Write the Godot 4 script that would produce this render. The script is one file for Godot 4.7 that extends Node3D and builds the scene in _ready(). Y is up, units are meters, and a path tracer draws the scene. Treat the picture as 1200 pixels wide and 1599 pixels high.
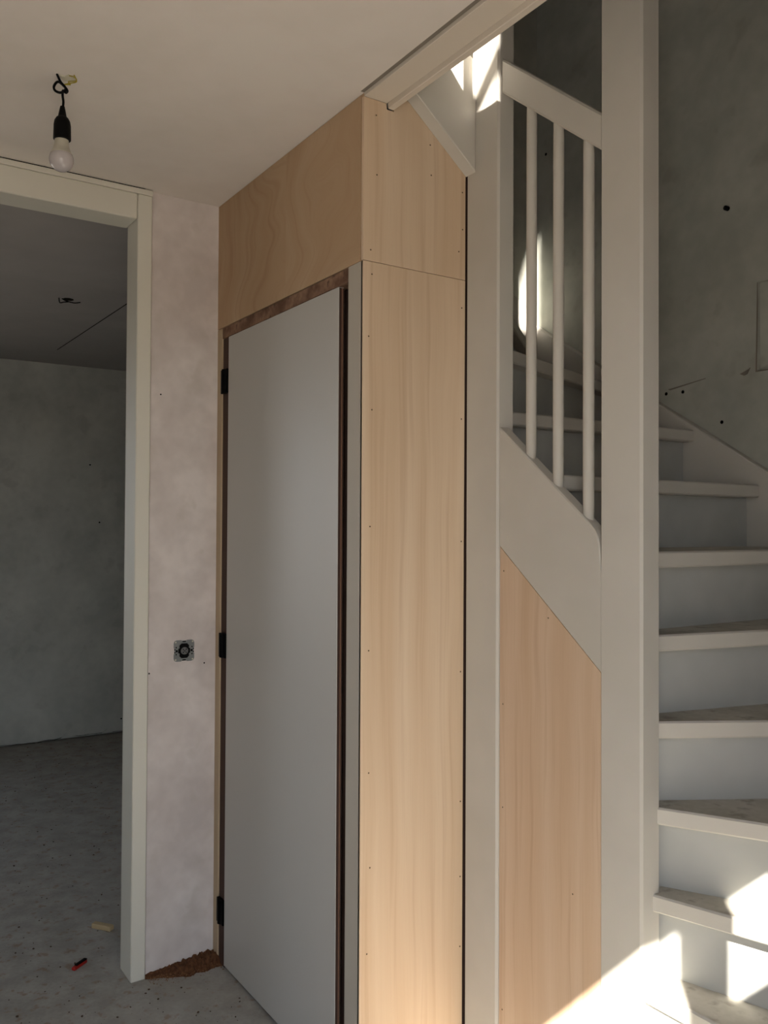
extends Node3D
# An unfinished hall: a plywood cupboard under a painted winder stair, low sun through the front door behind the camera.

const STEP := 0.1872                     # rise of one step
const FIRST := 0.1344                    # height of the first tread
const STORE := 2.625                     # hall ceiling
const UPPER := 2.935                     # upper floor
const SUN := Vector3(0.682, -0.7545, -0.731)

var mats := {}
var rng := RandomNumberGenerator.new()


# ---------------------------------------------------------------- helpers
func tool() -> SurfaceTool:
	var st := SurfaceTool.new()
	st.begin(Mesh.PRIMITIVE_TRIANGLES)
	return st


func uv_of(p: Vector3, n: Vector3) -> Vector2:
	var a := n.abs()
	if a.x >= a.y and a.x >= a.z:
		return Vector2(p.z, p.y)
	if a.z >= a.y:
		return Vector2(p.x, p.y)
	return Vector2(p.x, p.z)


func tri(st: SurfaceTool, a: Vector3, b: Vector3, c: Vector3, n: Vector3) -> void:
	var pts := [a, c, b] if (b - a).cross(c - a).dot(n) > 0.0 else [a, b, c]
	for p in pts:
		st.set_normal(n)
		st.set_uv(uv_of(p, n))
		st.add_vertex(p)


func quad(st: SurfaceTool, a: Vector3, b: Vector3, c: Vector3, d: Vector3, out: Vector3) -> void:
	var n := (c - a).cross(d - b).normalized()
	if n.dot(out) < 0.0:
		n = -n
	tri(st, a, b, c, n)
	tri(st, a, c, d, n)


func lift(p: Vector2, axis: int, t: float) -> Vector3:
	if axis == 0:
		return Vector3(t, p.y, p.x)
	if axis == 1:
		return Vector3(p.x, t, p.y)
	return Vector3(p.x, p.y, t)


func inset(poly: PackedVector2Array, d: float) -> PackedVector2Array:
	var r := PackedVector2Array()
	var k := poly.size()
	for i in k:
		var e0 := (poly[i] - poly[(i + k - 1) % k]).normalized()
		var e1 := (poly[(i + 1) % k] - poly[i]).normalized()
		var n0 := Vector2(-e0.y, e0.x)
		var n1 := Vector2(-e1.y, e1.x)
		r.append(poly[i] + (n0 + n1) * d / maxf(0.2, 1.0 + n0.dot(n1)))
	return r


# an outline (x: z,y; y: x,z; z: x,y) drawn out along an axis, its end edges bevelled
func prism(st: SurfaceTool, outline: Array, axis: int, a: float, b: float, bev := 0.0) -> void:
	var poly := PackedVector2Array(outline)
	var area := 0.0
	for i in poly.size():
		var q := poly[(i + 1) % poly.size()]
		area += poly[i].x * q.y - q.x * poly[i].y
	if area < 0.0:
		poly.reverse()
	var small := inset(poly, bev) if bev > 0.0 else poly
	var k := poly.size()
	var ax := lift(Vector2.ZERO, axis, 1.0)
	for i in k:
		var j := (i + 1) % k
		var e := poly[j] - poly[i]
		var o := lift(Vector2(e.y, -e.x).normalized(), axis, 0.0)
		quad(st, lift(poly[i], axis, a + bev), lift(poly[j], axis, a + bev), lift(poly[j], axis, b - bev), lift(poly[i], axis, b - bev), o)
		if bev > 0.0:
			quad(st, lift(small[i], axis, a), lift(small[j], axis, a), lift(poly[j], axis, a + bev), lift(poly[i], axis, a + bev), o - ax)
			quad(st, lift(small[i], axis, b), lift(small[j], axis, b), lift(poly[j], axis, b - bev), lift(poly[i], axis, b - bev), o + ax)
	var ids := Geometry2D.triangulate_polygon(small)
	for i in range(0, ids.size(), 3):
		tri(st, lift(small[ids[i]], axis, a), lift(small[ids[i + 1]], axis, a), lift(small[ids[i + 2]], axis, a), -ax)
		tri(st, lift(small[ids[i]], axis, b), lift(small[ids[i + 1]], axis, b), lift(small[ids[i + 2]], axis, b), ax)


func box(st: SurfaceTool, lo: Vector3, hi: Vector3, bev := 0.0) -> void:
	var p: Array
	if bev > 0.0:
		p = [Vector2(lo.x + bev, lo.z), Vector2(hi.x - bev, lo.z), Vector2(hi.x, lo.z + bev), Vector2(hi.x, hi.z - bev), Vector2(hi.x - bev, hi.z), Vector2(lo.x + bev, hi.z), Vector2(lo.x, hi.z - bev), Vector2(lo.x, lo.z + bev)]
	else:
		p = [Vector2(lo.x, lo.z), Vector2(hi.x, lo.z), Vector2(hi.x, hi.z), Vector2(lo.x, hi.z)]
	prism(st, p, 1, lo.y, hi.y, bev)


func abox(lo: Vector3, hi: Vector3, bev := 0.0) -> SurfaceTool:
	var st := tool()
	box(st, lo, hi, bev)
	return st


# a profile of (radius, height) turned about a vertical line through c
func lathe(st: SurfaceTool, c: Vector3, prof: Array, seg := 24, tilt := Basis.IDENTITY) -> void:
	var m := prof.size()
	for i in m - 1:
		var d: Vector2 = prof[i + 1] - prof[i]
		for s in seg:
			var t0 := TAU * s / seg
			var t1 := TAU * (s + 1) / seg
			var q := []
			for e in [[i, t0], [i, t1], [i + 1, t1], [i + 1, t0]]:
				var at: int = e[0]
				var g := Vector2.ZERO
				if at > 0:
					g += (prof[at] - prof[at - 1]).normalized()
				if at < m - 1:
					g += (prof[at + 1] - prof[at]).normalized()
				if (at > 0 and at < m - 1) and (prof[at] - prof[at - 1]).normalized().dot((prof[at + 1] - prof[at]).normalized()) < 0.75:
					g = d
				var n2 := Vector2(-g.y, g.x).normalized()
				var rad := Vector3(cos(e[1]), 0, sin(e[1]))
				var pr: Vector2 = prof[at]
				q.append([c + tilt * (rad * pr.x + Vector3.UP * pr.y), tilt * (rad * n2.x + Vector3.UP * n2.y)])
			for f in [[0, 1, 2], [0, 2, 3]]:
				var a: Array = q[f[0]]
				var b: Array = q[f[1]]
				var cc: Array = q[f[2]]
				var face: Vector3 = (b[0] - a[0]).cross(cc[0] - a[0])
				if face.length() < 1e-12:
					continue
				var ord := [a, cc, b] if face.dot(a[1] + b[1] + cc[1]) > 0.0 else [a, b, cc]
				for v in ord:
					st.set_normal(v[1])
					st.set_uv(Vector2(v[0].x + v[0].z, v[0].y))
					st.add_vertex(v[0])


# a round bar along a curve of points
func tube(st: SurfaceTool, pts: Array, r: float, seg := 8, smooth := true) -> void:
	var line: PackedVector3Array
	if smooth:
		var cv := Curve3D.new()
		for i in pts.size():
			var a: Vector3 = pts[maxi(i - 1, 0)]
			var b: Vector3 = pts[mini(i + 1, pts.size() - 1)]
			var h := (b - a) / 6.0
			cv.add_point(pts[i], -h, h)
		cv.bake_interval = r * 1.2
		line = cv.get_baked_points()
	else:
		line = PackedVector3Array(pts)
	var side := Vector3.ZERO
	var rings := []
	for i in line.size():
		var d := (line[mini(i + 1, line.size() - 1)] - line[maxi(i - 1, 0)]).normalized()
		if side == Vector3.ZERO:
			side = d.cross(Vector3.UP if absf(d.y) < 0.9 else Vector3.RIGHT).normalized()
		side = (side - d * side.dot(d)).normalized()
		var up := side.cross(d)
		var ring := []
		for s in seg:
			var n := side * cos(TAU * s / seg) + up * sin(TAU * s / seg)
			ring.append([line[i] + n * r, n])
		rings.append(ring)
	for i in rings.size() - 1:
		for s in seg:
			var q := [rings[i][s], rings[i][(s + 1) % seg], rings[i + 1][(s + 1) % seg], rings[i + 1][s]]
			for f in [[0, 1, 2], [0, 2, 3]]:
				var a: Array = q[f[0]]
				var b: Array = q[f[1]]
				var c: Array = q[f[2]]
				var ord := [a, c, b] if (b[0] - a[0]).cross(c[0] - a[0]).dot(a[1]) > 0.0 else [a, b, c]
				for v in ord:
					st.set_normal(v[1])
					st.set_uv(Vector2(v[0].x, v[0].y))
					st.add_vertex(v[0])
	for e in [0, rings.size() - 1]:
		var n := (line[0] - line[1]).normalized() if e == 0 else (line[e] - line[e - 1]).normalized()
		for s in range(1, seg - 1):
			tri(st, rings[e][0][0], rings[e][s][0], rings[e][s + 1][0], n)


func obj(called: String, st: SurfaceTool, m: Material, parent: Node3D = self) -> MeshInstance3D:
	var o := MeshInstance3D.new()
	o.name = called
	o.mesh = st.commit()
	o.mesh.surface_set_material(0, m)
	var up := parent
	while up != self:                     # shapes are drawn in the room's axes
		o.position -= up.position
		up = up.get_parent()
	var named := called
	var k := 0
	while parent.has_node(NodePath(named)):
		k += 1
		named = "%s_%03d" % [called, k]
	o.name = named
	parent.add_child(o, true)
	return o


func thing(called: String, label: String, category: String, at: Vector3, kind := "thing", group := "") -> Node3D:
	var o := Node3D.new()
	o.name = called
	o.position = at
	add_child(o, true)
	return tag(o, label, category, kind, group)


func tag(o: Node3D, label: String, category: String, kind := "thing", group := "") -> Node3D:
	o.set_meta("label", label)
	o.set_meta("category", category)
	o.set_meta("kind", kind)
	if group:
		o.set_meta("group", group)
	return o


func struct(called: String, st: SurfaceTool, m: Material, label: String, category: String) -> MeshInstance3D:
	var o := obj(called, st, m)
	tag(o, label, category, "structure")
	return o


# ---------------------------------------------------------------- materials
func noise(kind_seed: int, freq: float, octaves := 4) -> FastNoiseLite:
	var f := FastNoiseLite.new()
	f.seed = kind_seed
	f.noise_type = FastNoiseLite.TYPE_SIMPLEX_SMOOTH
	f.frequency = freq
	f.fractal_octaves = octaves
	return f


# blotchy colour: coarse and fine noise between dark and light, some specks
func blotch(sd: int, dark: Color, light: Color, coarse: float, fine: float, size := 512, stain := Color.BLACK, stain_amount := 0.0) -> ImageTexture:
	var a := noise(sd, coarse, 4).get_seamless_image(size, size)
	var b := noise(sd + 1, fine, 3).get_seamless_image(size, size)
	var c := noise(sd + 2, coarse * 2.3, 5).get_seamless_image(size, size)
	var im := Image.create(size, size, false, Image.FORMAT_RGB8)
	for y in size:
		for x in size:
			var t := a.get_pixel(x, y).r * 0.7 + b.get_pixel(x, y).r * 0.3
			t = clampf((t - 0.25) / 0.5, 0.0, 1.0)
			var col := dark.lerp(light, t)
			if stain_amount > 0.0:
				var s := smoothstep(0.62, 0.85, c.get_pixel(x, y).r * 0.75 + b.get_pixel(x, y).r * 0.3)
				col = col.lerp(stain, s * stain_amount)
			im.set_pixel(x, y, col)
	return ImageTexture.create_from_image(im)


# the face of a sheet of poplar plywood: long soft streaks and fine pores along v
func ply_face(sd: int, swirl: float) -> ImageTexture:
	var w := 512
	var h := 1024
	var wide := noise(sd, 1.0, 3)
	var thin := noise(sd + 7, 1.0, 3)
	var bend := noise(sd + 11, 1.0, 2)
	var pores := noise(sd + 13, 1.0, 2)
	var im := Image.create(w, h, false, Image.FORMAT_RGB8)
	var pale := Color(0.88, 0.80, 0.70)
	var tan_ := Color(0.815, 0.71, 0.59)
	var brown := Color(0.70, 0.565, 0.445)
	for y in h:
		for x in w:
			var u := float(x) / w
			var v := float(y) / h
			var uu := u + swirl * bend.get_noise_2d(u * 1.6, v * 3.2) + 0.014 * bend.get_noise_2d(u * 3.0 + 9.0, v * 3.5)
			var s := wide.get_noise_2d(uu * 5.5, v * 0.9) * 0.5 + 0.5
			var t := thin.get_noise_2d(uu * 17.0, v * 1.3)
			var p := pores.get_noise_2d(uu * 120.0, v * 9.0)
			var col := pale.lerp(tan_, clampf(s * 1.1 - 0.05, 0.0, 1.0))
			col = col.lerp(brown, smoothstep(0.05, 0.8, t) * 0.3)
			col = col.lerp(brown, clampf(p * 0.10, 0.0, 0.06))
			im.set_pixel(x, y, col)
	return ImageTexture.create_from_image(im)


func plain(called: String, c: Color, rough := 0.6, spec := 0.5) -> StandardMaterial3D:
	var m := StandardMaterial3D.new()
	m.resource_name = called
	m.albedo_color = c
	m.roughness = rough
	m.metallic_specular = spec
	mats[called] = m
	return m


func textured(called: String, t: Texture2D, scale: float, rough := 0.85) -> StandardMaterial3D:
	var m := plain(called, Color.WHITE, rough, 0.35)
	m.albedo_texture = t
	m.uv1_triplanar = true
	m.uv1_world_triplanar = true
	m.uv1_scale = Vector3.ONE * scale
	return m


func faced(called: String, t: Texture2D, scale: Vector3, offset: Vector3, rough := 0.62) -> StandardMaterial3D:
	var m := plain(called, Color.WHITE, rough, 0.4)
	m.albedo_texture = t
	m.uv1_scale = scale
	m.uv1_offset = offset
	return m


func make_materials() -> void:
	textured("ceiling_plaster", blotch(3, Color(0.86, 0.83, 0.795), Color(0.89, 0.86, 0.83), 0.006, 0.05), 0.35, 0.9)
	textured("hall_plaster", blotch(21, Color(0.775, 0.735, 0.715), Color(0.865, 0.83, 0.81), 0.008, 0.06, 512, Color(0.70, 0.66, 0.62), 0.3), 0.55, 0.9)
	textured("grey_plaster", blotch(33, Color(0.70, 0.705, 0.68), Color(0.78, 0.78, 0.75), 0.008, 0.06, 512, Color(0.57, 0.565, 0.545), 0.3), 0.4, 0.9)
	textured("stair_plaster", blotch(45, Color(0.655, 0.66, 0.625), Color(0.735, 0.735, 0.70), 0.008, 0.06, 512, Color(0.54, 0.52, 0.48), 0.35), 0.45, 0.88)
	textured("screed", blotch(57, Color(0.585, 0.575, 0.55), Color(0.66, 0.65, 0.625), 0.012, 0.09, 1024, Color(0.54, 0.45, 0.375), 0.6), 0.55, 0.9)
	textured("dusty_paint", blotch(69, Color(0.68, 0.665, 0.625), Color(0.76, 0.745, 0.71), 0.014, 0.08, 512, Color(0.52, 0.49, 0.455), 0.5), 0.9, 0.85)
	textured("stair_paint", blotch(73, Color(0.77, 0.753, 0.72), Color(0.795, 0.778, 0.745), 0.008, 0.05, 256), 0.6, 0.5)
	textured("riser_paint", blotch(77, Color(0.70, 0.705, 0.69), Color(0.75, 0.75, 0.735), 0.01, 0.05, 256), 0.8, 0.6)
	textured("raw_meranti", blotch(81, Color(0.40, 0.29, 0.23), Color(0.62, 0.50, 0.41), 0.02, 0.11, 256, Color(0.27, 0.19, 0.16), 0.8), 1.6, 0.8)
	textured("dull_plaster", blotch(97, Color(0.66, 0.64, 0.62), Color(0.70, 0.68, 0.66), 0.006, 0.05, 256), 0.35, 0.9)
	textured("unseen_wall_grey", blotch(95, Color(0.50, 0.48, 0.455), Color(0.58, 0.565, 0.54), 0.01, 0.08, 256), 0.5, 0.95)  # even dark grey for the out-of-view walls, limits bounced light
	textured("paving", blotch(85, Color(0.56, 0.53, 0.49), Color(0.64, 0.61, 0.57), 0.02, 0.1, 256), 0.3, 0.95)
	var sheet := ply_face(101, 0.012)
	faced("ply_lower", sheet, Vector3(1.9, 0.41, 1), Vector3(0.02, 0.03, 0), 0.6)
	faced("ply_upper", sheet, Vector3(1.7, 0.41, 1), Vector3(0.37, 0.31, 0), 0.6)
	faced("ply_infill", ply_face(131, 0.012), Vector3(2.0, 0.6, 1), Vector3(0.61, 0.1, 0), 0.6).albedo_color = Color(0.96, 0.94, 0.94)
	faced("ply_header", ply_face(151, 0.16), Vector3(0.9, 0.9, 1), Vector3(0.1, 0.2, 0), 0.6).albedo_color = Color(0.86, 0.82, 0.77)
	plain("frame_paint", Color(0.83, 0.815, 0.765), 0.5)
	plain("trim_paint", Color(0.84, 0.80, 0.745), 0.55)
	plain("door_paint", Color(0.745, 0.735, 0.715), 0.45)
	plain("stile_paint", Color(0.72, 0.69, 0.64), 0.6)
	plain("pale_stile", Color(0.70, 0.62, 0.51), 0.7)
	plain("dark_rebate", Color(0.25, 0.165, 0.125), 0.8)
	plain("door_edge", Color(0.50, 0.36, 0.28), 0.7)
	plain("edge_ply", Color(0.45, 0.35, 0.26), 0.8)
	plain("black_plastic", Color(0.012, 0.012, 0.013), 0.55, 0.25)
	plain("black_metal", Color(0.01, 0.01, 0.01), 0.6, 0.2)
	plain("black_hole", Color(0.03, 0.028, 0.025), 0.95, 0.1)
	plain("gap_shadow", Color(0.16, 0.145, 0.125), 0.95, 0.1)
	plain("gap_shade_and_chips", Color(0.52, 0.49, 0.45), 0.9, 0.1)  # stands for shade in the ceiling gap; also colours the plaster chips
	plain("screw_head", Color(0.36, 0.29, 0.19), 0.6)
	plain("bulb_opal", Color(0.70, 0.675, 0.675), 0.12)
	plain("bulb_collar", Color(0.70, 0.68, 0.62), 0.4)
	plain("wire_yellow", Color(0.62, 0.56, 0.13), 0.5)
	plain("plaster_cap", Color(0.78, 0.76, 0.68), 0.8)
	plain("zinc", Color(0.50, 0.51, 0.51), 0.42).metallic = 0.55
	plain("grey_plastic", Color(0.40, 0.40, 0.40), 0.5)
	textured("sawdust_heap", blotch(91, Color(0.27, 0.17, 0.11), Color(0.47, 0.32, 0.21), 0.06, 0.2, 256), 3.0, 1.0)
	plain("sawdust_flake", Color(0.50, 0.36, 0.24), 1.0)
	plain("debris_grain", Color(0.31, 0.235, 0.18), 1.0)
	plain("fresh_wood", Color(0.70, 0.62, 0.48), 0.7)
	plain("red_plastic", Color(0.60, 0.10, 0.06), 0.5)
	plain("scuff", Color(0.30, 0.27, 0.235), 0.95, 0.1)


# ---------------------------------------------------------------- the scene
func _ready() -> void:
	rng.seed = 4711
	var cam := Camera3D.new()
	cam.name = "camera"
	cam.position = Vector3(0, 1.5, 0)
	cam.rotation_degrees = Vector3(0.9694, -33.2333, 0.2841)
	cam.fov = 61.253
	cam.near = 0.03
	cam.far = 200.0
	add_child(cam)
	cam.current = true

	var env := Environment.new()
	env.background_mode = Environment.BG_SKY
	var sky := Sky.new()
	var air := ProceduralSkyMaterial.new()
	air.sky_top_color = Color(0.64, 0.69, 0.76)
	air.sky_horizon_color = Color(0.86, 0.885, 0.90)
	air.ground_bottom_color = Color(0.45, 0.44, 0.42)
	air.ground_horizon_color = Color(0.62, 0.62, 0.60)
	air.sky_energy_multiplier = 3.6
	air.ground_energy_multiplier = 0.8
	sky.sky_material = air
	env.sky = sky
	env.tonemap_mode = Environment.TONE_MAPPER_LINEAR
	env.tonemap_exposure = 0.41
	env.sdfgi_enabled = true
	env.ssao_enabled = true
	env.ssil_enabled = true
	var we := WorldEnvironment.new()
	we.name = "world_environment"
	we.environment = env
	add_child(we)
	var sun := DirectionalLight3D.new()
	sun.name = "sun"
	sun.basis = Basis.looking_at(SUN.normalized())
	sun.light_color = Color(1.0, 0.966, 0.915)
	sun.light_energy = 27.0
	sun.light_angular_distance = 0.55
	sun.shadow_enabled = true
	sun.sky_mode = DirectionalLight3D.SKY_MODE_LIGHT_ONLY
	add_child(sun)

	make_materials()
	build_shell()
	build_door_frame()
	build_cupboard()
	build_staircase()
	build_infill()
	build_small_things()


func v(x: float, y: float, z: float) -> Vector3:
	return Vector3(x, y, z)


func build_shell() -> void:
	struct("floor", abox(v(-3.15, -0.12, -6.45), v(2.55, 0, 0.35)), mats.screed, "dusty grey screed floor running through both rooms", "floor")
	var st := tool()
	box(st, v(-30, -0.3, 0.351), v(30, -0.06, 40))
	struct("ground_front", st, mats.paving, "paving in front of the house", "ground")
	st = tool()
	box(st, v(-30, -0.3, -45), v(30, -0.06, -6.451))
	struct("ground_back", st, mats.paving, "pale paving behind the house", "ground")

	# ceilings (the slab between the storeys) with the stairwell left open
	st = tool()
	box(st, v(-1.05, STORE, -2.86), v(1.160, UPPER, 0.25))
	struct("ceiling", st, mats.ceiling_plaster, "off-white plastered hall ceiling with the bulb hanging from it", "ceiling")
	st = tool()
	box(st, v(1.160, STORE, -2.86), v(1.24, UPPER, -1.893))
	struct("ceiling_edge", st, mats.ceiling_plaster, "edge of the hall ceiling above the cupboard", "ceiling")
	st = tool()
	box(st, v(-3.05, STORE, -6.3), v(2.42, UPPER, -2.86))
	var lc := struct("ceiling_living", st, mats.dull_plaster, "dim plastered ceiling of the room beyond the doorway", "ceiling")
	st = tool()
	prism(st, [Vector2(1.270, -5.78), Vector2(1.275, -5.78), Vector2(1.321, -3.4), Vector2(1.315, -3.4)], 1, STORE - 0.001, STORE + 0.004)
	obj("joint", st, mats.gap_shadow, lc)
	struct("ceiling_upper", abox(v(-1.15, 5.75, -2.7), v(2.55, 5.9, 0.35)), mats.ceiling_plaster, "ceiling high above the stairwell", "ceiling")

	# hall wall with the doorway, x 0.03 to 0.925
	st = tool()
	box(st, v(0.925, 0, -2.95), v(2.42, STORE, -2.86))
	box(st, v(0.02, 2.602, -2.95), v(0.925, STORE, -2.86))
	box(st, v(-3.05, 0, -2.95), v(0.02, STORE, -2.86))
	var wb := struct("wall_doorway", st, mats.hall_plaster, "white plastered hall wall strip between door frame and cupboard", "wall")
	for q in [v(1.13, 1.024, -2.86), v(0.967, 1.944, -2.86), v(0.936, 1.004, -2.86)]:
		obj("drill_hole", disc(q, Vector3.BACK, 0.0028), mats.black_hole, wb)

	# the living room beyond
	st = tool()
	box(st, v(-0.7, 0.018, -6.4), v(2.42, STORE, -6.3))
	box(st, v(-3.05, 0.018, -6.4), v(-2.1, STORE, -6.3))
	box(st, v(-2.1, 0.018, -6.4), v(-0.7, 0.8, -6.3))
	box(st, v(-2.1, 2.3, -6.4), v(-0.7, STORE, -6.3))  # opening left out of view, placed to light the far room
	box(st, v(-3.05, 0, -6.4), v(2.42, 0.018, -6.33))
	var wl := struct("wall_living_back", st, mats.grey_plaster, "bare grey wall at the back of the dim room beyond", "wall")
	for q in [v(1.62, 1.93, -6.3), v(1.69, 1.52, -6.3), v(1.86, 0.1, -6.3)]:
		obj("drill_hole", disc(q, Vector3.BACK, 0.006), mats.black_hole, wl)
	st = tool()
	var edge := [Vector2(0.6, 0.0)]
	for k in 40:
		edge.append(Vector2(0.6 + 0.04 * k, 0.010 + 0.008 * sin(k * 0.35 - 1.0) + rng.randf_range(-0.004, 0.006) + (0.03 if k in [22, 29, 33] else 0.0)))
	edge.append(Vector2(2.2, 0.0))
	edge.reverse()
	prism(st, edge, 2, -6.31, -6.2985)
	obj("wall_foot_gap", st, mats.gap_shadow, wl)  # dark strip on the wall face, painting the shade of a gap
	struct("wall_living_left", abox(v(-3.15, 0, -6.4), v(-3.05, UPPER, -2.86)), mats.grey_plaster, "left wall of the room beyond", "wall")

	# the stairwell: the wall the stair climbs along has a shallow chased recess
	st = tool()
	box(st, v(2.435, 0, -6.4), v(2.55, 5.75, 0.35))
	box(st, v(2.42, 0, -6.4), v(2.435, 5.75, -1.595))
	box(st, v(2.42, 0, -1.30), v(2.435, 5.75, 0.35))
	box(st, v(2.42, 0, -1.595), v(2.435, 1.985, -1.30))
	box(st, v(2.42, 2.26, -1.595), v(2.435, 5.75, -1.30))
	var ws := struct("wall_stair", st, mats.stair_plaster, "bare grey plaster wall that the stair climbs along", "wall")
	for q in [v(2.42, 1.84, -1.72), v(2.42, 1.958, -1.937), v(2.42, 1.956, -1.869), v(2.42, 2.993, -2.523)]:
		obj("drill_hole", disc(q, Vector3.LEFT, 0.006), mats.black_hole, ws)
	st = tool()
	prism(st, [Vector2(-1.655, 1.985), Vector2(-1.625, 1.995), Vector2(-1.618, 2.0), Vector2(-1.628, 1.982), Vector2(-1.64, 1.978)], 0, 2.4185, 2.4205)
	prism(st, [Vector2(-1.60, 1.983), Vector2(-1.594, 2.26), Vector2(-1.592, 2.2), Vector2(-1.596, 1.987), Vector2(-1.3, 1.987), Vector2(-1.3, 1.983)], 0, 2.4185, 2.4205)
	prism(st, [Vector2(-1.93, 1.972), Vector2(-1.78, 1.990), Vector2(-1.78, 1.988), Vector2(-1.92, 1.968)], 0, 2.419, 2.4205)
	obj("chipped_plaster", st, mats.gap_shade_and_chips, ws)
	struct("wall_stairwell_back", abox(v(1.25, 0, -2.675), v(2.42, 5.75, -2.575)), mats.stair_plaster, "plaster wall at the back of the stairwell lit by a patch of sun", "wall")
	struct("wall_upper_back", abox(v(-1.05, UPPER, -2.675), v(1.25, 5.75, -2.575)), mats.stair_plaster, "back wall of the upper landing", "wall")
	struct("wall_left", abox(v(-1.15, 0, -2.86), v(-1.05, 5.75, 0.35)), mats.unseen_wall_grey, "unseen left wall of the hall, dark to cut the bounced light", "wall")  # out of view, darkened to cut light bounced onto door and posts
	struct("unseen_stair_foot_wall", abox(v(1.50, 0, -0.40), v(2.42, UPPER, -0.30)), mats.unseen_wall_grey, "unseen short wall beside the foot of the stair, keeping its right side dark", "wall")  # out of view, placed to keep the right of the stair dark

	# front wall: door opening, sidelight with a rail, unseen openings upstairs
	st = tool()
	var z0 := 0.25
	var z1 := 0.35
	box(st, v(-1.05, 0, z0), v(-0.72, UPPER, z1))
	box(st, v(-0.72, 2.255, z0), v(0.45, UPPER, z1))
	box(st, v(0.197, 0, z0), v(0.243, 2.255, z1))
	box(st, v(0.243, 0, z0), v(0.45, 0.30, z1))
	box(st, v(0.243, 1.80, z0), v(0.45, 1.93, z1))
	box(st, v(0.45, 0, z0), v(2.42, UPPER, z1))
	# upstairs, out of view: openings and bar shaped to throw the sun patches
	var u0 := 0.28
	var u1 := 0.32
	box(st, v(-1.05, UPPER, u0), v(-0.66, 5.75, u1))
	box(st, v(-0.66, UPPER, u0), v(-0.398, 4.05, u1))
	box(st, v(-0.66, 5.15, u0), v(-0.398, 5.75, u1))
	box(st, v(-0.398, UPPER, u0), v(-0.242, 5.20, u1))
	prism(st, [Vector2(-0.398, 5.345), Vector2(-0.285, 5.652), Vector2(-0.242, 5.652), Vector2(-0.242, 5.75), Vector2(-0.398, 5.75)], 2, u0, u1)
	box(st, v(-0.242, UPPER, u0), v(2.42, 5.75, u1))
	box(st, v(-0.66, 4.857, u0), v(-0.398, 4.895, u1))
	struct("wall_front", st, mats.hall_plaster, "out of view front wall with the open front door and upstairs openings shaped for the sun patches", "wall")

	# the trimmed edge of the stairwell opening
	st = tool()
	box(st, v(1.172, STORE - 0.009, -1.893), v(1.243, UPPER, 0.25), 0.001)
	var t1 := struct("trim_1", st, mats.trim_paint, "cream painted beam along the edge of the stairwell opening", "trim")
	st = tool()
	box(st, v(1.243, 2.601, -1.8885), v(1.262, 2.905, 0.25), 0.0015)
	obj("lipping", st, mats.trim_paint, t1)
	obj("painted_shadow_gap", abox(v(1.160, STORE + 0.0015, -1.893), v(1.172, UPPER, 0.25)), mats.gap_shade_and_chips, t1)  # nearly flush grey strip, the shade of a gap put into its colour
	# baluster on the edge upstairs, just above the frame of the picture: its shadow falls on the upper string
	st = tool()
	lathe(st, v(1.247, 0, -1.598), [Vector2(0, UPPER), Vector2(0.0125, UPPER), Vector2(0.0125, UPPER + 0.9), Vector2(0, UPPER + 0.9)], 16)
	struct("trim_3", st, mats.frame_paint, "unseen baluster upstairs on the edge of the stairwell, shading the upper string", "baluster")
	# strip over the door frame
	st = tool()
	box(st, v(0.0, 2.603, -2.86), v(0.926, 2.6205, -2.836), 0.001)
	var t2 := struct("trim_2", st, mats.frame_paint, "thin strip between the top of the door frame and ceiling", "trim")
	obj("painted_shadow_gap", abox(v(0.0, 2.6205, -2.86), v(0.902, STORE, -2.842)), mats.black_hole, t2)  # black strip paints the shade in the gap under the ceiling


# a small round plug or screw head lying on a surface
func disc(c: Vector3, n: Vector3, r: float, h := 0.0008) -> SurfaceTool:
	var st := tool()
	var turn := Basis(Quaternion(Vector3.UP, n))
	lathe(st, c, [Vector2(r, -h), Vector2(r, h * 0.7), Vector2(r * 0.7, h), Vector2(0, h)], 8, turn)
	return st


func build_door_frame() -> void:
	var f := thing("door_frame", "white painted door frame without a door, opening to the dim room", "door frame", v(0.45, 0, -2.89))
	obj("jamb", abox(v(0.877, 0, -2.955), v(0.926, 2.603, -2.839), 0.003), mats.frame_paint, f)
	obj("jamb", abox(v(-0.01, 0, -2.955), v(0.039, 2.603, -2.839), 0.003), mats.frame_paint, f)
	obj("head", abox(v(0.040, 2.518, -2.955), v(0.8755, 2.603, -2.839), 0.003), mats.frame_paint, f)


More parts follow.
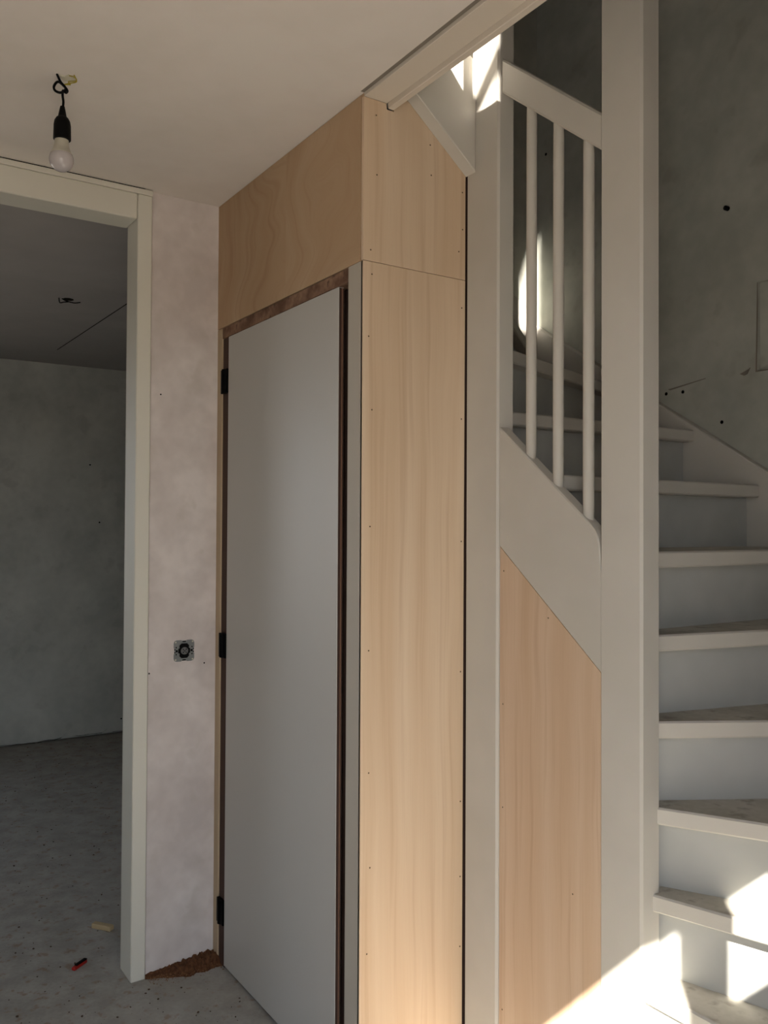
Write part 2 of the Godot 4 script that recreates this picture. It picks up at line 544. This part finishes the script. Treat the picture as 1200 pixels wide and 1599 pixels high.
func build_cupboard() -> void:
	var c := thing("stair_cupboard", "tall plywood cupboard under the stairs with a white flush door", "cupboard", v(1.34, 0, -2.38))
	# front: header sheet, head rail, two stiles
	var st := tool()
	prism(st, [Vector2(-2.859, 2.189), Vector2(-1.905, 2.189), Vector2(-1.905, STORE - 0.0008), Vector2(-2.859, STORE - 0.0008)], 0, 1.170, 1.179, 0.0006)
	obj("header_panel", st, mats.ply_header, c)
	obj("corner_lath", abox(v(1.1705, 2.192, -1.9025), v(1.1795, STORE - 0.0008, -1.8915), 0.0006), mats.ply_header, c)
	obj("head_rail", abox(v(1.172, 2.150, -2.820), v(1.235, 2.187, -1.966), 0.001), mats.raw_meranti, c)
	obj("stile", abox(v(1.170, 0, -2.859), v(1.235, 2.187, -2.821), 0.0015), mats.pale_stile, c)
	obj("stile", abox(v(1.170, 0, -1.965), v(1.235, 2.1885, -1.8915), 0.0015), mats.stile_paint, c)
	obj("rebate", abox(v(1.176, 0, -2.8205), v(1.232, 2.149, -2.771)), mats.dark_rebate, c)
	obj("rebate", abox(v(1.205, 0, -2.040), v(1.232, 2.149, -1.966)), mats.dark_rebate, c)
	obj("stop", abox(v(1.205, 2.125, -2.770), v(1.232, 2.149, -2.041)), mats.dark_rebate, c)
	obj("strike_plate", abox(v(1.2035, 1.975, -1.9668), v(1.2046, 2.085, -1.9905), 0.0003), mats.black_metal, c)
	# the door with three hinges and bare edge
	var d := obj("door", abox(v(1.170, 0.013, -2.762), v(1.187, 2.1475, -2.014), 0.001), mats.door_paint, c)
	obj("bare_edge", abox(v(1.1715, 0.016, -2.0145), v(1.1785, 2.145, -2.0128)), mats.dark_rebate, d)
	obj("bare_edge", abox(v(1.179, 0.016, -2.0145), v(1.1822, 2.145, -2.0125)), mats.door_edge, d)
	obj("bare_edge", abox(v(1.1826, 0.016, -2.0145), v(1.1865, 2.145, -2.0128)), mats.dark_rebate, d)
	for y in [1.998, 1.090, 0.186]:
		st = tool()
		lathe(st, v(1.1665, y - 0.041, -2.789), [Vector2(0, 0), Vector2(0.0085, 0), Vector2(0.0095, 0.001), Vector2(0.0095, 0.081), Vector2(0.0085, 0.082), Vector2(0, 0.082)], 12)
		box(st, v(1.164, y - 0.041, -2.815), v(1.1755, y + 0.041, -2.763), 0.001)
		obj("hinge", st, mats.black_metal, d)
	# end: two sheets, the upper one cut to the rake of the string and notched round the trim
	st = tool()
	prism(st, [Vector2(1.170, 0.004), Vector2(1.5032, 0.004), Vector2(1.5045, 1.4), Vector2(1.5064, 2.188), Vector2(1.170, 2.188)], 2, -1.8995, -1.890, 0.0006)
	var lo := obj("end_panel", st, mats.ply_lower, c)
	for q in [v(1.197, 2.156, 0), v(1.188, 1.993, 0), v(1.199, 1.803, 0), v(1.195, 1.5, 0), v(1.193, 1.18, 0), v(1.195, 0.866, 0), v(1.200, 0.623, 0), v(1.192, 0.405, 0), v(1.192, 0.14, 0), v(1.494, 2.11, 0), v(1.494, 1.80, 0), v(1.495, 1.46, 0), v(1.494, 1.1, 0), v(1.495, 0.743, 0), v(1.495, 0.537, 0), v(1.495, 0.346, 0)]:
		obj("screw", disc(v(q.x, q.y, -1.890), Vector3.BACK, 0.0022), mats.screw_head, lo)
	st = tool()
	prism(st, [Vector2(1.170, 2.1897), Vector2(1.5064, 2.1897), Vector2(1.5064, 2.50), Vector2(1.335, 2.640), Vector2(1.2635, 2.640), Vector2(1.2635, 2.5995), Vector2(1.2415, 2.5995), Vector2(1.2405, 2.615), Vector2(1.170, 2.615)], 2, -1.8995, -1.890, 0.0006)
	var up := obj("end_panel", st, mats.ply_upper, c)
	for q in [v(1.208, 2.575, 0), v(1.211, 2.419, 0), v(1.193, 2.219, 0), v(1.383, 2.540, 0), v(1.387, 2.458, 0), v(1.495, 2.434, 0), v(1.483, 2.266, 0), v(1.496, 2.33, 0)]:
		obj("screw", disc(v(q.x, q.y, -1.890), Vector3.BACK, 0.0022), mats.screw_head, up)
	# carcass studs behind the sheets close the joints
	st = tool()
	box(st, v(1.181, 0, -1.945), v(1.53, 2.60, -1.902))
	obj("stud", st, mats.dark_rebate, c)


var NOSE := [[v2(1.05, -1.25), v2(1.05, -0.40)], [v2(1.28, -1.25), v2(1.28, -0.40)], [v2(1.512, -1.272), v2(1.535, -0.40)], [v2(1.542, -1.276), v2(1.82, -0.40)], [v2(1.556, -1.276), v2(2.045, -0.40)],
	[v2(1.562, -1.278), v2(2.387, -0.81)], [v2(1.567, -1.306), v2(2.387, -1.122)], [v2(1.549, -1.335), v2(2.387, -1.335)], [v2(1.549, -1.5675), v2(2.387, -1.5675)], [v2(1.562, -1.80), v2(2.387, -1.80)],
	[v2(1.563, -1.822), v2(2.387, -2.128)], [v2(1.563, -1.849), v2(2.387, -2.545)], [v2(1.550, -1.903), v2(1.885, -2.545)], [v2(1.520, -1.903), v2(1.600, -2.545)], [v2(1.360, -1.903), v2(1.360, -2.545)], [v2(1.182, -1.903), v2(1.182, -2.545)]]


func v2(x: float, z: float) -> Vector2:
	return Vector2(x, z)


func back_of(n: int, by: float) -> Array:
	var a: Vector2 = NOSE[n][0]
	var b: Vector2 = NOSE[n][1]
	var d := (b - a).normalized()
	var up := Vector2(d.y, -d.x)         # the climbing side
	if n > 0 and up.dot(NOSE[n][1] + NOSE[n][0] - NOSE[n - 1][1] - NOSE[n - 1][0]) < 0.0:
		up = -up
	if n == 0:
		up = Vector2(1, 0)
	return [a + up * by, b + up * by]


func build_staircase() -> void:
	var s := thing("staircase", "white painted winder staircase with two newel posts, round balusters and dusty treads", "staircase", v(1.95, 0, -1.5))
	# newel posts
	obj("newel_post", abox(v(1.507, 0, -1.887), v(1.565, 3.95, -1.751), 0.0055), mats.stair_paint, s)
	obj("newel_post", abox(v(1.507, 0, -1.393), v(1.569, 3.60, -1.272), 0.0055), mats.stair_paint, s)
	# inner string between the posts, its lower end rounded off
	var st := tool()
	prism(st, [Vector2(-1.752, 1.452), Vector2(-1.752, 1.767), Vector2(-1.432, 1.512), Vector2(-1.415, 1.495), Vector2(-1.405, 1.478), Vector2(-1.399, 1.455), Vector2(-1.3965, 1.42), Vector2(-1.3925, 1.40), Vector2(-1.3925, 1.164)], 0, 1.5125, 1.5485, 0.003)
	obj("inner_string", st, mats.stair_paint, s)
	# upper string over the cupboard
	st = tool()
	prism(st, [Vector2(1.506, 2.479), Vector2(1.506, 2.783), Vector2(1.300, 2.955), Vector2(1.266, 2.955), Vector2(1.266, 2.672)], 2, -1.8895, -1.845, 0.002)
	obj("upper_string", st, mats.stair_paint, s)
	# wall strings
	st = tool()
	prism(st, [Vector2(-0.40, 0.955), Vector2(-2.574, 2.318), Vector2(-2.574, 1.98), Vector2(-0.40, 0.60)], 0, 2.386, 2.4195, 0.003)
	obj("wall_string", st, mats.stair_paint, s)
	st = tool()
	prism(st, [Vector2(2.385, 2.33), Vector2(1.55, 2.95), Vector2(1.26, 2.95), Vector2(1.26, 2.70), Vector2(1.5, 2.5), Vector2(2.385, 1.99)], 2, -2.5745, -2.543, 0.003)
	obj("wall_string", st, mats.stair_paint, s)
	# handrail board and balusters
	st = tool()
	prism(st, [Vector2(-1.752, 2.664), Vector2(-1.752, 2.757), Vector2(-1.3925, 2.462), Vector2(-1.3925, 2.375)], 0, 1.516, 1.552, 0.005)
	obj("handrail", st, mats.stair_paint, s)
	for z in [-1.650, -1.553, -1.452]:
		st = tool()
		var foot: float = 1.767 - (z + 1.752) * 0.797
		var top: float = 2.664 - (z + 1.752) * 0.804
		lathe(st, v(1.533, 0, z), [Vector2(0.0125, foot - 0.02), Vector2(0.0135, foot + 0.03), Vector2(0.0138, (foot + top) * 0.5), Vector2(0.0135, top - 0.03), Vector2(0.0125, top + 0.02)], 20)
		obj("baluster", st, mats.stair_paint, s)
	# treads and risers
	for n in 16:
		var y := FIRST + STEP * n
		var a: Vector2 = NOSE[n][0]
		var b: Vector2 = NOSE[n][1]
		var plan := [a, b]
		if n == 15:
			plan += [Vector2(1.10, -2.545), Vector2(1.10, -1.903)]
		else:
			var nx: Array = back_of(n + 1, 0.050 if n != 1 else 0.022)
			if n == 4:
				plan.append(Vector2(2.387, -0.40))
			var far: Vector2 = nx[1]
			var near: Vector2 = nx[0]
			far.x = minf(far.x, 2.387)
			far.y = maxf(far.y, -2.545)
			if n == 10:
				far = Vector2(2.387, -2.545)
			plan += [far, near]
		st = tool()
		prism(st, plan, 1, y - 0.038, y, 0.004)
		var t := obj("tread", st, mats.stair_paint, s)
		# the trodden top, grey with dust
		st = tool()
		var top := inset(fixed(plan), 0.006)
		var ids := Geometry2D.triangulate_polygon(top)
		for i in range(0, ids.size(), 3):
			tri(st, lift(top[ids[i]], 1, y + 0.0004), lift(top[ids[i + 1]], 1, y + 0.0004), lift(top[ids[i + 2]], 1, y + 0.0004), Vector3.UP)
		obj("dusty_top", st, mats.dusty_paint, t)
		var r0: Array = back_of(n, 0.012 if n == 2 else 0.042)
		var r1: Array = back_of(n, 0.024 if n == 2 else 0.054)
		st = tool()
		var low := 0.0 if n == 0 else FIRST + STEP * (n - 1) - 0.02
		prism(st, [r0[0], r0[1], r1[1], r1[0]], 1, low, y - 0.0375)
		obj("riser", st, mats.riser_paint, s)


func fixed(outline: Array) -> PackedVector2Array:
	var poly := PackedVector2Array(outline)
	var area := 0.0
	for i in poly.size():
		var q := poly[(i + 1) % poly.size()]
		area += poly[i].x * q.y - q.x * poly[i].y
	if area < 0.0:
		poly.reverse()
	return poly


func build_infill() -> void:
	var o := thing("infill_panel", "slanted plywood panel closing the side of the stair between the two posts", "panel", v(1.52, 0, -1.57))
	var st := tool()
	prism(st, [Vector2(-1.7505, 0.003), Vector2(-1.7505, 1.4485), Vector2(-1.3935, 1.1625), Vector2(-1.3935, 0.003)], 0, 1.5155, 1.5245, 0.0006)
	var p := obj("plywood_sheet", st, mats.ply_infill, o)
	for q in [v(1.5155, 1.385, -1.735), v(1.5155, 1.276, -1.569), v(1.5155, 1.035, -1.737), v(1.5155, 0.765, -1.737), v(1.5155, 0.239, -1.737), v(1.5155, 0.628, -1.485)]:
		obj("screw", disc(q, Vector3.LEFT, 0.002), mats.screw_head, p)


func build_small_things() -> void:
	# bulb
	var x := 0.499
	var z := -2.24
	var b := thing("pendant_bulb", "unlit white bulb in a black socket hanging by its knotted black cable", "light bulb", v(x, STORE, z))
	var st := tool()
	lathe(st, v(x, 0, z), [Vector2(0, 2.547), Vector2(0.0055, 2.547), Vector2(0.008, 2.535), Vector2(0.0105, 2.521), Vector2(0.0145, 2.518), Vector2(0.0188, 2.510), Vector2(0.0205, 2.500), Vector2(0.0212, 2.464), Vector2(0.019, 2.462), Vector2(0, 2.462)], 28)
	obj("socket", st, mats.black_plastic, b)
	st = tool()
	lathe(st, v(x - 0.001, 0, z), [Vector2(0.0165, 2.466), Vector2(0.0172, 2.452), Vector2(0.0195, 2.441), Vector2(0.0235, 2.432), Vector2(0.0265, 2.427), Vector2(0.0255, 2.425)], 28)
	obj("collar", st, mats.bulb_collar, b)
	st = tool()
	var prof := [Vector2(0.0258, 2.4262)]
	for i in 14:
		var a := lerpf(0.42, -PI / 2, i / 13.0)
		prof.append(Vector2(0.0295 * cos(a), 2.4125 + 0.0295 * sin(a)))
	lathe(st, v(x - 0.001, 0, z), prof, 32)
	obj("globe", st, mats.bulb_opal, b)
	st = tool()
	tube(st, [v(x - 0.014, STORE, z), v(x - 0.006, 2.606, z + 0.004), v(x + 0.006, 2.592, z + 0.006), v(x - 0.004, 2.580, z + 0.003), v(x - 0.017, 2.583, z - 0.002), v(x - 0.020, 2.594, z - 0.004), v(x - 0.011, 2.608, z - 0.003), v(x + 0.002, 2.599, z + 0.002), v(x + 0.010, 2.588, z + 0.006), v(x + 0.007, 2.582, z + 0.004), v(x + 0.001, 2.588, z), v(x, 2.575, z), v(x + 0.002, 2.56, z), v(x + 0.001, 2.545, z)], 0.0031, 8)
	obj("cable", st, mats.black_plastic, b)
	st = tool()
	tube(st, [v(x + 0.002, 2.602, z + 0.003), v(x + 0.010, 2.600, z + 0.012), v(x + 0.016, 2.603, z + 0.01), v(x + 0.013, 2.612, z + 0.004), v(x + 0.03, 2.616, z + 0.012), v(x + 0.024, 2.622, z + 0.015), v(x + 0.012, 2.6235, z + 0.012)], 0.0014, 6)
	tube(st, [v(x + 0.004, 2.604, z), v(x + 0.016, 2.608, z + 0.006), v(x + 0.03, 2.613, z + 0.014), v(x + 0.022, STORE, z + 0.02)], 0.0014, 6)
	obj("wire", st, mats.wire_yellow, b)
	st = tool()
	var rag := []
	for i in 11:
		var r := 0.015 + 0.005 * sin(i * 2.7)
		rag.append(Vector2(x + 0.014 + r * 1.3 * cos(TAU * i / 11), z - 0.004 + r * sin(TAU * i / 11)))
	prism(st, rag, 1, STORE - 0.0025, STORE + 0.001, 0.001)
	obj("plaster_patch", st, mats.plaster_cap, b)

	# wire stubs in the ceiling of the far room
	var w := thing("ceiling_wires", "short dark wire stubs hanging from the dim room's ceiling", "wires", v(1.032, STORE, -4.456))
	st = tool()
	tube(st, [v(0.985, STORE, -4.45), v(0.99, 2.602, -4.452), v(1.01, 2.608, -4.456), v(1.03, 2.612, -4.456)], 0.003, 6)
	tube(st, [v(1.0, STORE, -4.456), v(1.02, 2.614, -4.45), v(1.06, 2.612, -4.46), v(1.09, 2.618, -4.456)], 0.003, 6)
	obj("wire", st, mats.black_plastic, w)
	obj("ragged_hole", disc(v(1.03, STORE, -4.456), Vector3.DOWN, 0.028, 0.002), mats.gap_shadow, w)

	build_switch()

	# plug in the stair wall
	st = tool()
	lathe(st, v(2.42, 2.521, -1.697), [Vector2(0.008, -0.002), Vector2(0.0075, 0.014), Vector2(0.004, 0.017), Vector2(0, 0.017)], 10, Basis(Quaternion(Vector3.UP, Vector3.LEFT)))
	tag(obj("wall_plug", st, mats.black_plastic), "small black plug sticking out of the bare stair wall", "wall plug")

	# sawdust in the corner, offcut and a red clip on the floor
	var heap := thing("sawdust", "heap of brown sawdust swept into the corner by the cupboard", "sawdust", v(1.06, 0, -2.82), "stuff")
	st = tool()
	var front := [v2(0.926, -2.838), v2(0.96, -2.825), v2(0.991, -2.808), v2(1.02, -2.795), v2(1.058, -2.773), v2(1.085, -2.786), v2(1.11, -2.776), v2(1.14, -2.786), v2(1.175, -2.785)]
	var hn := noise(5, 60.0, 2)
	var cols := 60
	var rows := 10
	var grid := []
	for i in cols + 1:
		var u := float(i) / cols * (front.size() - 1)
		var k := mini(int(u), front.size() - 2)
		var fp: Vector2 = front[k].lerp(front[k + 1], u - k)
		fp.y += 0.005 * hn.get_noise_2d(fp.x * 2.0, 3.0)
		var line := []
		for j in rows + 1:
			var q := float(j) / rows
			var p := Vector2(fp.x, lerpf(fp.y, -2.861, q))
			var hgt := lerpf(0.006, 0.034, clampf((p.x - 0.93) / 0.22, 0.0, 1.0)) * smoothstep(0.0, 0.75, q) * (0.8 + 0.5 * hn.get_noise_2d(p.x, p.y)) + 0.0015
			line.append(v(p.x, maxf(hgt, 0.0005) if j > 0 else -0.001, p.y))
		grid.append(line)
	st.set_smooth_group(1)
	for i in cols:
		for j in rows:
			var q := [grid[i][j], grid[i + 1][j], grid[i + 1][j + 1], grid[i][j + 1]]
			for t in [[0, 1, 2], [0, 2, 3]]:
				var n: Vector3 = (q[t[1]] - q[t[0]]).cross(q[t[2]] - q[t[0]])
				tri(st, q[t[0]], q[t[1]], q[t[2]], (n if n.y > 0.0 else -n).normalized())
	obj("heap", st, mats.sawdust_heap, heap).set_meta("kind", "stuff")
	scatter("flakes", heap, mats.sawdust_flake, 420, func() -> Vector3: return v(rng.randf_range(0.93, 1.17), rng.randf_range(0.002, 0.006), -2.842 + 0.08 * pow(rng.randf(), 2.0) * rng.randf_range(0.2, 1.0) + 0.01), 0.0022, 0.006)

	st = tool()
	var tilt := Basis(Vector3.UP, -0.93)
	oriented(st, v(0.907, 0.009, -3.28), tilt, v(0.084, 0.018, 0.024), 0.002)
	tag(obj("wood_offcut", st, mats.fresh_wood), "small pale wood offcut lying on the floor past the doorway", "wood offcut")
	var clip := thing("red_clip", "small red and black plastic piece on the floor near the jamb", "plastic piece", v(0.765, 0, -3.043))
	st = tool()
	oriented(st, v(0.765, 0.006, -3.043), Basis(Vector3.UP, 0.63), v(0.064, 0.012, 0.016), 0.003)
	obj("body", st, mats.red_plastic, clip)
	st = tool()
	oriented(st, v(0.770, 0.0135, -3.046), Basis(Vector3.UP, 0.63), v(0.05, 0.004, 0.013), 0.001)
	obj("cap", st, mats.black_plastic, clip)

	# grit and shavings over the screed
	var grit := thing("floor_debris", "scattered crumbs and shavings over the screed floor", "debris", v(0.9, 0, -3.2), "stuff")
	scatter("crumbs", grit, mats.debris_grain, 650, func() -> Vector3:
		var far := pow(rng.randf(), 1.5)
		return v(rng.randf_range(0.35, 1.1) + far * 0.7, 0.001, -2.30 - far * 3.9), 0.0018, 0.0085)


# many small chips as one MultiMesh
func scatter(called: String, parent: Node3D, m: Material, count: int, where: Callable, small: float, large: float) -> void:
	var st := tool()
	prism(st, [Vector2(-0.5, -0.22), Vector2(0.1, -0.4), Vector2(0.5, -0.05), Vector2(0.3, 0.35), Vector2(-0.35, 0.3)], 1, -0.18, 0.18, 0.06)
	var mm := MultiMesh.new()
	mm.transform_format = MultiMesh.TRANSFORM_3D
	mm.mesh = st.commit()
	mm.mesh.surface_set_material(0, m)
	mm.instance_count = count
	for i in count:
		var p: Vector3 = where.call()
		var size := lerpf(small, large, pow(rng.randf(), 3.0))
		var turn := Basis(Vector3.UP, rng.randf() * TAU) * Basis(Vector3.RIGHT, rng.randf_range(-0.3, 0.3))
		mm.set_instance_transform(i, Transform3D(turn.scaled(Vector3.ONE * size), p - parent.position + v(0, size * 0.1, 0)))
	var o := MultiMeshInstance3D.new()
	o.name = called
	o.multimesh = mm
	o.set_meta("kind", "stuff")
	parent.add_child(o, true)


func oriented(st: SurfaceTool, c: Vector3, turn: Basis, size: Vector3, bev: float) -> void:
	var part := abox(-size * 0.5, size * 0.5, bev).commit()
	st.append_from(part, 0, Transform3D(turn, c))


func build_switch() -> void:
	var c := Vector2(1.0565, 1.072)
	var z := -2.860
	var o := thing("light_switch", "uncovered light switch insert with bare metal mounting plate on the white wall", "light switch", v(c.x, c.y, z))
	# plate: square with rounded corners, notched sides, holes at the corners
	var st := tool()
	var h := 0.0365
	var outline := []
	for q in 4:
		var a := q * PI / 2
		for p in [v2(h, -0.024), v2(h, -0.010), v2(h - 0.002, -0.009), v2(h - 0.002, 0.009), v2(h, 0.010), v2(h, 0.026), v2(h - 0.003, 0.0335), v2(h - 0.010, h)]:
			outline.append(c + p.rotated(a))
	prism(st, outline, 2, z, z + 0.0022, 0.0004)
	obj("mounting_plate", st, mats.zinc, o)
	st = tool()
	var well := []
	for p in [v2(-0.010, -0.025), v2(0.010, -0.025), v2(0.017, -0.018), v2(0.0165, -0.009), v2(0.021, -0.0075), v2(0.021, 0.0075), v2(0.0165, 0.009), v2(0.017, 0.018), v2(0.010, 0.025), v2(-0.010, 0.025), v2(-0.017, 0.018), v2(-0.0165, 0.009), v2(-0.021, 0.0075), v2(-0.021, -0.0075), v2(-0.0165, -0.009), v2(-0.017, -0.018)]:
		well.append(c + p)
	prism(st, well, 2, z + 0.002, z + 0.0045, 0.0006)
	obj("insert", st, mats.black_plastic, o)
	st = tool()
	var turn := Basis(Quaternion(Vector3.UP, Vector3.BACK))
	lathe(st, v(c.x, c.y, z + 0.004), [Vector2(0.0125, 0), Vector2(0.0125, 0.004), Vector2(0.0115, 0.005), Vector2(0.0095, 0.005), Vector2(0.009, 0.0032), Vector2(0.0055, 0.0032), Vector2(0.005, 0.0055), Vector2(0.0028, 0.0055), Vector2(0.0025, 0.004), Vector2(0, 0.004)], 24, turn)
	var hub := obj("hub", st, mats.grey_plastic, o)
	st = tool()
	for a in 4:
		var t := Basis(Vector3.BACK, PI / 4 + a * PI / 2)
		oriented(st, v(c.x, c.y, z + 0.0085) + t * v(0.0072, 0, 0), t, v(0.0052, 0.0022, 0.0022), 0.0003)
	oriented(st, v(c.x, c.y, z + 0.0088), Basis.IDENTITY, v(0.003, 0.003, 0.002), 0.0003)
	obj("slot", st, mats.black_metal, hub)
	for p in [v2(-0.0265, 0), v2(0.0265, 0)]:
		obj("screw", disc(v(c.x + p.x, c.y + p.y, z + 0.0022), Vector3.BACK, 0.0042, 0.0014), mats.black_metal, o)
	for p in [v2(-0.030, -0.030), v2(0.030, -0.030), v2(0.030, 0.030), v2(-0.030, 0.030)]:
		obj("corner_hole", disc(v(c.x + p.x, c.y + p.y, z + 0.0022), Vector3.BACK, 0.0028, 0.0004), mats.plaster_cap, o)
	for p in [v2(-0.028, 0.012), v2(0.028, 0.012), v2(-0.028, -0.012), v2(0.028, -0.012), v2(-0.033, 0.005), v2(0.033, 0.005), v2(-0.033, -0.005), v2(0.033, -0.005), v2(0, 0.031), v2(0.004, 0.0315), v2(-0.004, 0.0315), v2(0, -0.031), v2(0.004, -0.0315), v2(-0.004, -0.0315)]:
		obj("slot", disc(v(c.x + p.x, c.y + p.y, z + 0.0022), Vector3.BACK, 0.0024, 0.0003), mats.black_metal, o)
